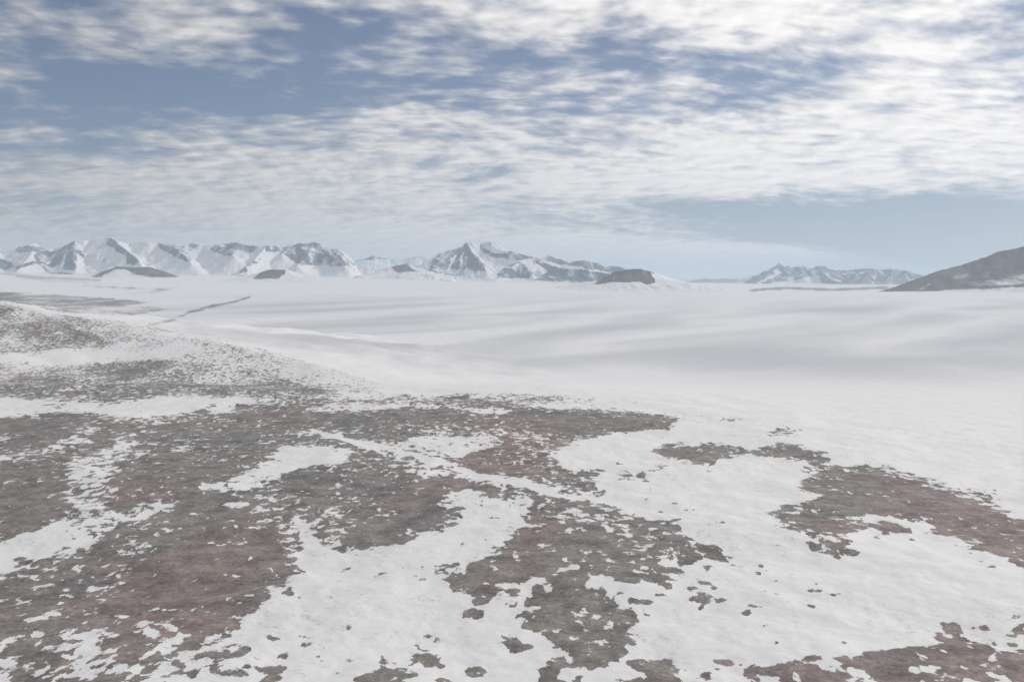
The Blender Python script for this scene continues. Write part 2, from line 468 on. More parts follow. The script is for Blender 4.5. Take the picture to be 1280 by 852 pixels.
ch.poly(0.66, [(630, 607), (672, 613), (715, 621), (752, 630), (765, 640), (745, 655), (770, 665), (785, 670), (815, 662), (855, 665), (872, 679), (890, 680), (900, 690), (925, 700), (910, 702), (880, 697), (860, 700), (845, 697), (837, 692), (820, 705), (830, 705), (850, 712), (862, 720), (835, 720), (847, 726), (832, 727), (827, 736), (815, 730), (790, 727), (772, 725), (772, 717), (750, 720), (730, 722), (740, 730), (757, 732), (785, 741), (767, 744), (765, 750), (777, 757), (760, 762), (815, 762), (819, 770), (812, 777), (795, 782), (802, 792), (802, 807), (780, 802), (792, 815), (775, 822), (772, 832), (762, 840), (747, 835), (740, 842), (727, 860), (670, 860), (667, 845), (675, 837), (685, 822), (715, 815), (702, 807), (685, 802), (665, 785), (645, 790), (652, 780), (652, 765), (655, 750), (692, 740), (697, 726), (677, 721), (640, 727), (630, 729), (630, 680), (657, 656), (650, 642), (670, 632), (670, 627), (630, 615)])
ch.poly(0.35, [(700, 628), (752, 630), (790, 640), (850, 655), (862, 668), (815, 664), (790, 668), (745, 655), (720, 648), (700, 640)])
ch.poly(0.3, [(790, 658), (850, 658), (865, 670), (820, 672), (790, 668)])
ch.spots(-0.6, [(710, 710, 14, 4), (712, 661, 8, 2), (705, 699, 8, 2), (690, 690, 4, 1.5), (770, 700, 9, 2), (800, 712, 8, 3), (747, 770, 10, 2.5), (790, 790, 9, 4), (718, 775, 6, 1.5), (807, 773, 8, 3),
                (722, 735, 8, 1.6), (682, 762, 5, 1.6), (643, 692, 6, 2)])
ch.spots(0.8, [(672, 738, 13, 7.5), (648, 768, 5, 1.6)])
ch.poly(-0.9, [(695, 838), (720, 835), (727, 843), (715, 849), (697, 847)])
ch.poly(0.8, [(636, 790), (655, 797), (677, 811), (660, 815), (640, 814)])
ch.poly(0.8, [(679, 827), (690, 823), (700, 826), (717, 835), (695, 838)])
ch.poly(0.8, [(785, 825), (810, 820), (845, 826), (852, 834), (845, 838), (855, 860), (762, 860), (770, 845), (810, 840), (790, 834)])
ch.poly(0.8, [(877, 825), (890, 822), (937, 827), (927, 831), (890, 829)])
ch.poly(0.8, [(865, 840), (885, 839), (895, 852), (880, 852)])
ch.poly(0.8, [(855, 742), (872, 741), (887, 747), (897, 741), (911, 747), (900, 757), (885, 757), (865, 750)])
ch.spots(0.75, [(887, 710, 6, 4), (885, 725, 8, 3), (867, 733, 9, 3.5), (895, 732, 9, 2), (882, 760, 7, 4), (930, 768, 10, 3.5), (952, 713, 5, 3.5), (952, 704, 5, 2.5), (954, 741, 6, 3), (950, 761, 8, 2),
                (822, 742, 11, 2.6), (800, 753, 15, 4.5), (922, 706, 6, 2.2), (862, 761, 5, 2), (866, 776, 2.5, 1.4), (847, 761, 5, 2), (855, 702, 11, 6), (950, 833, 9, 7), (893, 837, 4, 2), (952, 848, 9, 4)])
ch.poly(0.3, [(1000, 580), (1040, 578), (1070, 586), (1050, 622), (1060, 680), (1010, 685), (1000, 640), (1030, 620)])
# right band and its ragged left end
ch.poly(1.0, [(1035, 587), (1055, 584), (1080, 583), (1100, 586), (1135, 593), (1155, 600), (1185, 609), (1222, 615), (1242, 629), (1260, 641), (1280, 651), (1330, 672), (1330, 735), (1280, 708), (1265, 700), (1242, 695), (1225, 687), (1210, 675), (1197, 671), (1167, 666), (1160, 655), (1132, 650), (1120, 650), (1092, 642), (1077, 641), (1060, 646), (1027, 642), (1000, 631), (1025, 622), (1042, 620), (1035, 605), (1027, 595)])
ch.poly(0.25, [(1060, 582), (1100, 580), (1150, 594), (1190, 608), (1245, 612), (1265, 630), (1242, 634), (1200, 622), (1140, 600), (1090, 592), (1060, 590)])
ch.poly(0.62, [(995, 598), (1035, 588), (1080, 592), (1100, 612), (1060, 622), (1000, 618)])
ch.poly(0.75, [(975, 630), (992, 631), (997, 640), (1025, 645), (1045, 650), (1085, 650), (1130, 655), (1150, 664), (1110, 662), (1090, 662), (1065, 665), (1045, 667), (1022, 665), (997, 665), (967, 659), (977, 652), (960, 644)])
ch.poly(0.85, [(1010, 677), (1030, 671), (1050, 672), (1090, 679), (1070, 681), (1057, 684), (1085, 695), (1055, 695), (1045, 700), (1032, 692), (1012, 690)])
ch.spots(0.75, [(1105, 665, 8, 4), (1095, 670, 5, 1.5), (1135, 674, 5, 2), (1118, 678, 5, 1.5), (1236, 707, 5, 3), (1224, 697, 5, 1.5), (1022, 735, 9, 3), (1045, 744, 11, 3), (1019, 754, 6, 2.5), (981, 749, 6, 2),
                (981, 714, 5, 2), (982, 722, 6, 2), (970, 725, 8, 2.5), (1116, 790, 3, 2), (974, 803, 6, 1.5), (1020, 730, 6, 1.5), (1000, 684, 5, 2), (1010, 742, 3, 2), (990, 717, 3, 1.5), (967, 743, 3, 1.5)])
ch.stroke(0.7, 2.4, [(1196, 681), (1212, 684), (1225, 689)])
# lower right corner
ch.poly(0.8, [(940, 834), (960, 827), (992, 824), (1010, 816), (1027, 821), (1042, 821), (1055, 817), (1067, 819), (1080, 814), (1110, 814), (1122, 806), (1145, 805), (1160, 806), (1185, 800), (1167, 800), (1175, 787), (1167, 782), (1180, 776), (1202, 781), (1210, 790), (1207, 802), (1242, 802), (1250, 812), (1280, 825), (1330, 840), (1330, 860), (940, 860)])
for q in ([(1014, 824), (1042, 825), (1065, 837), (1080, 834), (1100, 837), (1107, 845), (1095, 847), (1080, 846), (1060, 841), (1032, 840), (1017, 832)],
          [(1140, 815), (1167, 819), (1157, 825), (1147, 822)], [(1137, 837), (1152, 830), (1172, 835), (1157, 841)], [(1157, 803), (1185, 812), (1180, 815), (1160, 808)],
          [(1222, 828), (1242, 817), (1252, 820), (1245, 826), (1267, 838), (1247, 835)], [(1230, 840), (1240, 836), (1265, 851), (1247, 856)], [(1202, 826), (1215, 832), (1207, 835)],
          [(955, 840), (980, 844), (970, 848), (987, 853), (955, 856)], [(1080, 848), (1097, 845), (1107, 856), (1078, 858)], [(1205, 845), (1222, 851), (1205, 858)],
          [(985, 835), (1002, 840), (994, 843)]):
    ch.poly(-1.0, q)
ch.spots(0.75, [(1271, 773, 9, 4), (1274, 785, 7, 3), (1271, 792, 10, 3), (1267, 804, 10, 3), (1275, 813, 7, 4), (1235, 783, 8, 4), (1220, 784, 5, 2)])
ch.stroke(0.4, 2.0, [(1237, 764), (1255, 762), (1272, 759)])
# low moraine in front of the far range on the right
ch.stroke(0.6, 3.4, [(938, 363), (960, 361), (985, 360), (1010, 361), (1040, 362), (1070, 361), (1110, 359)])
ch.poly(0.5, [(786, 362), (797, 358), (822, 359), (812, 363)])
ch.stroke(0.45, 2.2, [(405, 338), (430, 339), (460, 342)])
ch.a = np.where(ch.a < -0.8, ch.a * 1.4, np.where(ch.a > 0.6, ch.a + 0.30, ch.a))
wide = blur(ch.a, 15.0, 6.0)
ch.a[60:, :] = (0.62 * blur(ch.a, 2.0, 1.0) + 0.52 * wide)[60:, :]
ch.a[:60, :] = blur(ch.a, 1.4, 0.6)[:60, :]

ch.stroke(-0.9, 4.5, [(400, 541), (430, 549), (470, 557), (495, 562), (520, 569), (545, 577), (570, 585), (600, 594), (640, 602.5), (672, 611), (715, 620), (752, 627)])
ch.stroke(-0.9, 2.0, [(366, 541), (400, 541)])
ch.soften(0.9, 0.7)

# red stained gravel
rd = Chart(-40, 335, 1320, 860, 4.0, -0.55)
for v_, q in ((0.7, [(600, 515), (700, 520), (710, 560), (690, 600), (760, 615), (650, 605), (560, 590), (500, 560), (590, 560)]), (0.6, [(490, 600), (580, 600), (585, 660), (520, 680), (480, 660)]),
              (0.6, [(620, 615), (700, 620), (690, 720), (660, 780), (560, 740), (640, 670)]), (0.8, [(940, 800), (1330, 760), (1330, 870), (760, 870)]), (0.7, [(1120, 590), (1330, 640), (1330, 740), (1180, 670)]),
              (0.15, [(180, 715), (260, 700), (290, 760), (240, 800), (170, 790)]), (0.5, [(150, 600), (240, 600), (250, 625), (160, 630)]), (0.5, [(-40, 440), (60, 400), (70, 440), (30, 480), (-40, 490)]),
              (-0.9, [(20, 690), (110, 700), (90, 790), (-40, 800)]), (-1.0, [(200, 520), (330, 515), (330, 600), (250, 600)]), (-1.0, [(380, 520), (560, 510), (560, 540), (400, 540)])):
    rd.poly(v_, q)
rd.soften(22.0, 12.0)

# ------------------------------------------------------------------ the land
PD = np.array([0, 5, 7, 10, 12, 15, 17.5, 20, 28, 40, 90], float) * 1000
PZ = np.array([0, 0, 16, 78, 155, 262, 328, 362, 388, 393, 396], float)
_ld = np.linspace(math.log(100), math.log(95000), 900)
_lz = np.interp(np.exp(_ld), PD, PZ)
_lz = blur(_lz[None, :], 18, 0)[0]

ridge_left = [point(-500, 320, 5600), point(-200, 352, 5000), point(0, 376, 4500), point(100, 397, 4200), point(250, 424, 3800), point(400, 455, 3400), point(490, 484, 3150)]


def az0(X, Y):
    return 640 + F * X / np.maximum(Y, 1.0)


def ground_z(X, Y, fine=True):
    dd = np.hypot(X, Y)
    z = np.interp(np.log(np.maximum(dd, 101)), _ld, _lz)
    far = sstep(7000, 20000, dd)
    z = z - 0.011 * X * far * np.where(Y > 0, 1, 0) * np.clip(22000.0 / np.maximum(dd, 1), 0, 1)
    z = z + 26.0 * fbm(X, Y, 5200, 2, 0.4, 43) * sstep(11500, 16000, dd) * (1 - sstep(22000, 27000, dd)) * np.interp(az0(X, Y), [200, 700, 1000], [2.0, 1.0, 0.5])
    z = z + 95.0 * sstep(14500, 23000, dd) * np.interp(az0(X, Y), [-300, 380, 640], [1.0, 0.75, 0.0]) * (Y > 0)
    # swells of the ice: broad, shaped so their slopes shade the plain in soft streaks
    wx = X + 500 * fbm(X, Y, 4200, 2, 0.5, 31)
    wy = Y + 700 * fbm(X, Y, 5200, 2, 0.5, 37)
    sw = fbm(wx * 0.55 + wy * 0.25, wy, 2300, 2, 0.33, 5)
    amp = sstep(3300, 7000, dd) * (1 - 0.75 * sstep(12000, 26000, dd))
    z = z + 8.0 * sw * amp
    # plateau that carries the bare ground
    az = 640 + F * X / np.maximum(Y, 1.0)
    az = np.where(Y < np.abs(X) * 0.35, np.where(X > 0, 3000.0, -2000.0), az)
    edge = np.interp(az, [-2000, -300, 0, 400, 700, 850, 1000, 1150, 1280, 1700, 3000],
                     [3200, 2900, 2750, 2350, 2180, 1900, 1640, 1330, 1080, 900, 800])
    pl = 1 - sstep(-0.08, 1, (dd - edge) / np.interp(az, [350, 900, 1300], [1500, 2600, 4200]))
    pz = 150 + 7.0 * fbm(X, Y, 520, 3, 0.5, 11) + 3.0 * fbm(X, Y, 130, 3, 0.5, 13)
    z = z + pl * (pz - z)
    rl = seg_height(X, Y, ridge_left, 0.062, 900, 0.11, 1.0 + 0.10 * fbm(X, Y, 420, 3, 0.5, 23))
    rl = rl + 6.0 * fbm(X, Y, 300, 3, 0.5, 29) * np.clip((rl - z) / 60, 0, 1)
    k = 14.0
    z = z + np.logaddexp(0, np.clip((rl - z) / k, -60, 400)) * k * (Y > 0) * sstep(2300, 3000, dd)
    if fine:
        z = z + 1.2 * fbm(X, Y, 40, 3, 0.5, 41) * (1 - sstep(1500, 4000, dd))
    return z


def mesh_grid(name, X, Y, Z, mat, attrs, keep=None, wrap=False):
    ny, nx = X.shape
    me = bpy.data.meshes.new(name)
    co = np.stack((X, Y, Z), -1).reshape(-1, 3).astype(np.float32)
    idx = np.arange(ny * nx).reshape(ny, nx)
    if wrap:
        idx = np.concatenate((idx, idx[:, :1]), 1)
    q = np.stack((idx[:-1, :-1], idx[:-1, 1:], idx[1:, 1:], idx[1:, :-1]), -1).reshape(-1, 4)
    if keep is not None:
        kf = (keep[:-1, :-1] | keep[:-1, 1:] | keep[1:, 1:] | keep[1:, :-1]).reshape(-1)
        q = q[kf]
        used = np.unique(q)
        remap = np.full(ny * nx, -1)
        remap[used] = np.arange(len(used))
        q = remap[q]
        co = co[used]
        attrs = {k: v.reshape(-1)[used] for k, v in attrs.items()}
    me.vertices.add(len(co))
    me.vertices.foreach_set('co', co.ravel())
    me.loops.add(q.size)
    me.loops.foreach_set('vertex_index', q.ravel().astype(np.int32))
    me.polygons.add(len(q))
    me.polygons.foreach_set('loop_start', np.arange(0, q.size, 4, dtype=np.int32))
    me.polygons.foreach_set('use_smooth', np.ones(len(q), bool))
    me.update(calc_edges=True)
    for k, v in attrs.items():
        at = me.attributes.new(k, 'FLOAT', 'POINT')
        at.data.foreach_set('value', v.ravel().astype(np.float32))
    me.materials.append(mat)
    ob = bpy.data.objects.new(name, me)
    scene.collection.objects.link(ob)
    return ob


def land_material(name, ground, dark=(0.086, 0.094, 0.112), light=(0.140, 0.146, 0.162), rag=4.2):
    m = bpy.data.materials.new(name)
    m.use_nodes = True
    t = NT(m.node_tree)
    t.n.clear()
    out = t.n.new('ShaderNodeOutputMaterial')
    bs = t.n.new('ShaderNodeBsdfPrincipled')
    t.l.new(bs.outputs[0], out.inputs[0])
    pos = t.n.new('ShaderNodeNewGeometry').outputs['Position']
    rock = t.attr('rock')
    if ground:
        n1 = t.noise(t.vec('MULTIPLY', pos, (1.0, 0.62, 1.0)), 1 / 11.0, 6.0, 0.60, 0.3)
        n2 = t.noise(t.vec('ADD', t.vec('MULTIPLY', pos, (1.0, 0.62, 1.0)), (413.0, 77.0, 9.0)), 1 / 62.0, 4.0, 0.55)
        f = t.math('ADD', rock, t.math('MULTIPLY', t.math('SUBTRACT', n1, 0.5), 9.0))
        f = t.math('ADD', f, t.math('MULTIPLY', t.math('SUBTRACT', n2, 0.5), 3.0))
        du = t.attr('dusting')
        mask = t.smooth(f, t.math('MULTIPLY_ADD', du, -0.75, -0.10), t.math('MULTIPLY_ADD', du, 0.75, 0.16))
        # thin snow through which single stones show
        thin = t.noise(pos, 1 / 5.0, 6.0, 0.7)
        thin2 = t.noise(pos, 1 / 120.0, 4.0, 0.6)
        dirt = t.math('MULTIPLY', t.smooth(f, -3.2, -0.2), t.math('MULTIPLY', t.smooth(thin, 0.50, 0.70), t.smooth(thin2, 0.44, 0.60)))
        c1 = t.noise(pos, 1 / 310.0, 4.0, 0.6)
        c2 = t.noise(pos, 1 / 26.0, 7.0, 0.68)
        c3 = t.noise(t.vec('ADD', pos, (50.0, 900.0, 0.0)), 1 / 170.0, 4.0, 0.6)
        redv = t.math('ADD', t.math('MULTIPLY', t.attr('red'), 0.55), t.math('MULTIPLY', t.math('SUBTRACT', c1, 0.5), 3.0))
        col = t.mix(t.smooth(redv, -0.35, 0.38), (0.252, 0.238, 0.217), (0.280, 0.228, 0.214))
        col = t.mix(t.smooth(c3, 0.50, 0.68), col, (0.214, 0.206, 0.199))
        col = t.vec('MULTIPLY', col, t.comb(*[t.smooth(c2, 0.30, 0.70, 0.66, 1.30)] * 3))
        st = t.noise(pos, 1 / 4.2, 5.0, 0.78)
        col = t.vec('MULTIPLY', col, t.comb(*[t.smooth(st, 0.3, 0.70, 0.68, 1.30)] * 3))
        s1 = t.noise(t.vec('MULTIPLY', pos, (1.0, 0.35, 1.0)), 1 / 60.0, 6.0, 0.62)
        snow = t.mix(s1, (0.80, 0.80, 0.80), (0.88, 0.88, 0.875))
        snow = t.mix(t.math('MULTIPLY', dirt, 0.62), snow, (0.30, 0.28, 0.26))
        bump_h = t.math('ADD', t.math('MULTIPLY', t.noise(pos, 1 / 14.0, 8.0, 0.62), t.smooth(mask, 0.0, 1.0, 1.0, 2.2)),
                        t.math('MULTIPLY', mask, -0.15))
        bdist, bstr = 2.4, 0.55
    else:
        n1 = t.noise(pos, 1 / 300.0, 6.0, 0.66)
        f = t.math('ADD', rock, t.math('MULTIPLY', t.math('SUBTRACT', n1, 0.5), rag))
        mask = t.smooth(f, -0.55, 0.62)
        c1 = t.noise(pos, 1 / 420.0, 7.0, 0.66)
        col = t.mix(t.smooth(c1, 0.35, 0.65), dark, light)
        snow = t.mix(n1, (0.77, 0.775, 0.785), (0.84, 0.84, 0.84))
        bump_h = t.noise(pos, 1 / 160.0, 7.0, 0.62)
        bump_h = t.math('MULTIPLY', bump_h, t.smooth(mask, 0.0, 1.0, 0.25, 1.0))
        bdist, bstr = 34.0, 0.6
    t.l.new(t.mix(mask, snow, col), bs.inputs['Base Color'])
    bs.inputs['Roughness'].default_value = 0.75
    bs.inputs['Specular IOR Level'].default_value = 0.18
    bp = t.n.new('ShaderNodeBump')
    bp.inputs['Strength'].default_value = bstr
    bp.inputs['Distance'].default_value = bdist
    t.l.new(bump_h, bp.inputs['Height'])
    t.l.new(bp.outputs[0], bs.inputs['Normal'])
    return m


mat_ground = land_material('snow_and_bare_ground', True)
mat_mountain = land_material('snow_and_rock', False)
mat_hill = land_material('snow_and_brown_rock', False, (0.112, 0.090, 0.080), (0.158, 0.128, 0.115), 2.6)

HALF = math.radians(33)
fine_a = np.arange(-HALF, HALF, 1.2 / F)
coarse_a = np.radians(np.arange(36, 325, 3.0))
ang = np.concatenate((fine_a, coarse_a))
rows = [40.0, 90.0, 150.0, 220.0, 300.0, 370.0, 430.0, 480.0, 520.0]
while rows[-1] < 88000:
    r_ = rows[-1]
    rows.append(r_ + min(1.15 * r_ * r_ / (F * 250.0), 0.0095 * r_))
rows = np.array(rows)
A, R = np.meshgrid(ang, rows)
GX, GY = R * np.sin(A), R * np.cos(A)
GZ = ground_z(GX, GY)
ppx, ppy = project(GX, GY, GZ)
sc_ = np.clip((ppy - 352) / 330.0, 0.20, 1.2)
rag = lambda k: fbm(GX, GY * 0.6, 36.0, 4, 0.62, k) * (R < 16000)
rk = ch.read(ppx + 9.0 * sc_ * rag(61), ppy + 3.4 * sc_ * rag(67))
slope_far = sstep(2600, 3300, R) * (1 - sstep(14000, 18000, R))
streak = fbm(GX * 0.55 + 0.25 * GY, GY * 0.5 - 0.45 * GX, 210, 4, 0.6, 101) + 0.8 * fbm(GX + 0.3 * GY, 0.4 * GY - 0.6 * GX, 760, 3, 0.55, 103)
rk = rk + 0.95 * slope_far * streak * sstep(-1.45, -0.3, rk)
# away from the surveyed ground: patchy near the camera, snow elsewhere
outv = -0.2 * np.ones_like(rk) * (1 - sstep(2200, 3200, R)) - 1.2 * sstep(2200, 3200, R)
outside = np.maximum(sstep(1320, 1480, np.abs(ppx - 640) + 640), 0) + sstep(870, 930, ppy)
outside = np.clip(np.where(GY < 50, 1.0, outside), 0, 1)
rk = rk * (1 - outside) + outv * outside
rk = np.where(R > 26000, np.minimum(rk, -1.0), rk)
ground = mesh_grid('ground', GX, GY, GZ, mat_ground, {'rock': rk, 'red': rd.read(ppx, ppy) * (1 - outside), 'dusting': sstep(2500, 3400, R) * (1 - 0.45 * sstep(5500, 8000, R))}, wrap=True)
ground['kind'] = 'structure'
ground['label'] = 'snow covered ice plain with bare stony ground showing through in the foreground'


# ------------------------------------------------------------------ mountains and hills
def mountain(name, label, x0, x1, y_near, y_far, ridges, rock, s=0.62, D0=1300.0, s2=0.10, rough=0.35, wl=1100.0, ncol=1.0, nrow=170, seed=3, base=-0.95):
    """ridges: crest lines of (px, py, distance in m); rock: chart marks"""
    c = Chart(x0 - 4, 270, x1 + 4, 380, 0.5, base)
    for kind, v, data in rock:
        if kind == 'p':
            c.poly(v, data)
        elif kind == 's':
            c.stroke(v, data[0], data[1])
        else:
            c.spots(v, data)
    c.soften(*((1.1, 0.8) if name == 'hill' else (0.6, 0.45)))
    us = (np.arange(x0, x1 + ncol, ncol) - 640) / F
    ys = np.linspace(y_near, y_far, nrow)
    U, YY = np.meshgrid(us, ys)
    XX = U * YY
    wx = 1.0 + rough * fbm(XX, YY, wl, 4, 0.55, seed, ridged=True)
    wx = np.clip(wx, 0.35, 2.2)
    Z = np.full_like(XX, -1e9)
    for r in ridges:
        ln = [point(*p) for p in r]
        np.maximum(Z, seg_height(XX, YY, ln, s, D0, s2, wx), out=Z)
    gz = ground_z(XX, YY, fine=False)
    rise = np.clip(Z - gz, -400, None)
    tu, tv = np.linspace(0, 1, XX.shape[1])[None, :], np.linspace(0, 1, nrow)[:, None]
    win = sstep(0, 0.05, tu) * sstep(0, 0.05, 1 - tu) * sstep(0, 0.30, tv) * sstep(0, 0.2, 1 - tv)
    fine = 0.25 if name == 'hill' else 0.7
    rise = rise + fine * 0.10 * np.clip(rise, 0, 180) * fbm(XX, YY, wl * 0.3, 3, 0.5, seed + 7)
    rise = rise + fine * 0.14 * np.clip(rise, 0, 260) * fbm(XX + 0.15 * YY, YY * 0.2, 260, 3, 0.6, seed + 95)
    kk = 16.0 if name == 'hill' else 55.0
    rise = (np.logaddexp(0, np.clip(rise / kk, -60, 400)) * kk) * win
    keep = rise > 1.0
    Z = gz + rise - 4.0
    a, b = project(XX, YY, Z)
    jx, jy = fbm(XX, YY * 0.5, 420, 4, 0.6, seed + 70), fbm(XX, YY * 0.5, 420, 4, 0.6, seed + 80)
    gully = fbm(XX + 0.15 * YY, YY * 0.16, 210, 3, 0.6, seed + 90)
    sharp = 17000.0 / (0.5 * (y_near + y_far))
    rkv = c.read(a + 5.0 * max(fine, 0.6) * sharp * jx, b + 2.0 * max(fine, 0.6) * sharp * jy) + 0.85 * fine * gully
    o = mesh_grid(name, XX, YY, Z, mat_hill if name == 'hill' else mat_mountain, {'rock': rkv}, keep=keep)
    o['kind'] = 'structure'
    o['label'] = label
    return o


def crest(pts, y, jit=350.0):
    return [(x, yy, y + jit * math.sin(x * 0.21) * math.cos(x * 0.083)) for x, yy in pts]


mountain('mountain_range', 'long white mountain range with dark rock faces along the left horizon', -60, 462, 21500, 29500,
         [crest([(-60, 318), (-20, 317), (0, 315), (14, 310), (25, 306.5), (37, 305), (44, 304), (52, 308), (60, 311), (68, 311), (80, 307), (88, 303), (94, 300.5), (104, 301), (112, 300), (122, 299.5), (130, 297), (137, 295), (143, 299), (160, 304), (175, 301), (185, 303), (205, 303), (228, 305), (243, 302), (255, 305), (270, 304), (285, 303), (297, 303), (305, 306), (320, 307), (335, 306), (350, 307), (367, 304), (380, 304), (392, 302), (400, 304), (408, 306), (416, 310), (424, 312), (432, 317), (440, 321), (450, 330), (457, 335)], 27000),
          [(94, 300.5, 27000), (91, 318, 25200), (94, 338, 23600)], [(137, 295, 27000), (150, 306, 25600), (165, 318, 24400), (178, 331, 23400)],
          [(196, 303, 27000), (222, 311, 25400), (239, 328, 24000)], [(44, 304, 27000), (38, 318, 25200), (22, 336, 23600)], [(0, 315, 27000), (-8, 330, 24500)],
          [(270, 304, 27000), (282, 311, 25800), (293, 320, 24600)], [(392, 302, 27000), (385, 318, 25400), (372, 331, 24000)], [(392, 302, 27000), (412, 318, 25400), (432, 333, 24000)],
          [(367, 304, 27000), (352, 318, 25400)], [(335, 306, 27000), (318, 324, 24600), (300, 340, 23000)]],
         [('p', 0.35, [(20, 313), (24, 308), (36, 307), (45, 307), (55, 310), (60, 314), (50, 316), (40, 315), (25, 316)]),
          ('p', 0.45, [(50, 315), (65, 315), (78, 309), (90, 302), (94, 300), (95, 306), (105, 318), (105, 324), (96, 318), (95, 338), (80, 337), (60, 332), (44, 328), (42, 318)]),
          ('s', -0.6, (2.0, [(84, 312), (76, 334)])), ('s', -0.3, (1.5, [(68, 318), (60, 330)])),
          ('p', 0.5, [(-60, 322), (0, 322), (8, 327), (16, 328), (20, 334), (12, 337), (0, 338), (-60, 338)]),
          ('s', 0.5, (3.0, [(22, 335), (34, 330), (42, 328), (50, 331), (56, 334), (62, 341), (80, 342), (100, 345)])),
          ('p', 0.6, [(133, 299), (138, 296), (143, 299), (151, 307), (160, 314), (172, 322), (175, 325), (165, 331), (157, 330), (158, 322), (150, 316), (140, 310), (134, 306)]),
          ('p', 0.6, [(196, 303), (210, 305), (222, 311), (230, 317), (238, 326), (238, 329), (225, 323), (210, 317), (200, 310)]),
          ('p', 0.0, [(222, 308), (240, 303), (252, 306), (245, 309), (230, 310)]),
          ('p', 0.35, [(262, 312), (270, 305), (280, 309), (293, 318), (280, 320), (268, 315)]),
          ('p', 0.35, [(276, 304), (297, 303), (312, 307), (326, 307), (320, 313), (310, 317), (300, 312), (288, 311)]),
          ('p', 0.28, [(330, 307), (350, 308), (362, 309), (370, 305), (395, 302), (410, 308), (425, 316), (445, 331), (425, 333), (400, 332), (378, 332), (366, 326), (355, 318), (345, 316), (332, 315)]),
          ('p', 0.6, [(362, 322), (374, 308), (384, 318), (390, 332), (375, 332)]),
          ('s', -0.6, (2.5, [(378, 309), (392, 313), (404, 316)])), ('s', -0.4, (2.0, [(386, 318), (392, 330)])), ('s', -0.5, (2.0, [(418, 313), (432, 326), (442, 333)])),
          ('p', 0.05, [(300, 335), (318, 325), (327, 322), (330, 326), (312, 334), (309, 340), (298, 341)])], seed=3)

mountain('mountain', 'tall pale blue mountain with a white shoulder at the centre of the horizon', 505, 800, 22800, 30000,
         [crest([(505, 338), (520, 334), (530, 329), (537, 322), (545, 318), (552, 315), (560, 312), (570, 311), (575, 307), (584, 302), (590, 302), (596, 305), (600, 303), (610, 301), (614, 300), (620, 304), (628, 309), (638, 313), (648, 316), (660, 319), (670, 321), (680, 325)], 27000),
          [(584, 302, 27000), (588, 314, 26000), (600, 326, 25200), (609, 339, 24400)], [(584, 302, 27000), (564, 318, 26200), (540, 332, 25200)], [(584, 302, 27000), (576, 320, 26000), (574, 336, 24800)],
          [(612, 300.5, 27000), (622, 310, 26400), (645, 318, 25800)], [(670, 321, 27000), (688, 331, 25600), (720, 334, 25200), (745, 338, 25000), (768, 343, 24600)], [(650, 327, 25400), (632, 338, 24600), (618, 347, 23800)], [(648, 317, 26600), (650, 327, 25400), (668, 344, 24200)],
          crest([(676, 322), (684, 320), (688, 318), (700, 321), (712, 323), (725, 325), (738, 325), (745, 328), (758, 327), (768, 331), (780, 334), (792, 338), (800, 345)], 28800)],
         [('p', 0.55, [(537, 335), (541, 323), (550, 326), (556, 324), (565, 317), (575, 309), (584, 302), (588, 312), (597, 320), (605, 328), (609, 339), (595, 339), (575, 337), (550, 337)]),
          ('s', -0.5, (2.6, [(569, 320), (565, 328), (561, 337)])), ('s', -0.2, (1.6, [(578, 316), (576, 337)])), ('s', -0.1, (1.2, [(550, 328), (548, 336)])),
          ('p', 0.0, [(545, 318), (560, 312), (572, 311), (560, 318), (548, 324)]),
          ('p', 0.55, [(598, 305), (605, 310), (618, 316), (632, 317), (638, 313), (650, 317), (665, 320), (680, 327), (692, 332), (702, 335), (688, 339), (678, 335), (675, 330), (662, 323), (650, 325), (640, 325), (630, 322), (615, 321), (605, 316)]),
          ('s', -0.7, (1.8, [(668, 323), (680, 329)])),
          ('p', 0.4, [(618, 347), (628, 338), (640, 330), (650, 327), (658, 332), (668, 342), (660, 348), (640, 348)]),
          ('s', -0.4, (2.2, [(636, 334), (652, 330), (650, 344)])),
          ('p', 0.5, [(686, 319), (700, 320), (725, 324), (738, 325), (748, 328), (760, 326), (785, 334), (802, 344), (760, 342), (745, 337), (720, 333), (700, 330), (685, 326)]),
          ('p', 0.5, [(666, 350), (685, 340), (695, 334), (705, 336), (715, 335), (740, 338), (768, 342), (760, 352), (735, 354), (700, 352)]),
          ('s', -0.8, (1.8, [(738, 338), (755, 340), (764, 342)])), ('s', -0.8, (3.0, [(700, 333), (708, 332)])),
          ('p', -0.05, [(560, 338), (590, 338), (612, 345), (600, 347), (575, 344)]),  # bluish shadow on the snow, painted in as half rock colour
          ('s', 0.4, (1.8, [(533, 336), (550, 341), (575, 345)]))], seed=9, rough=0.3)

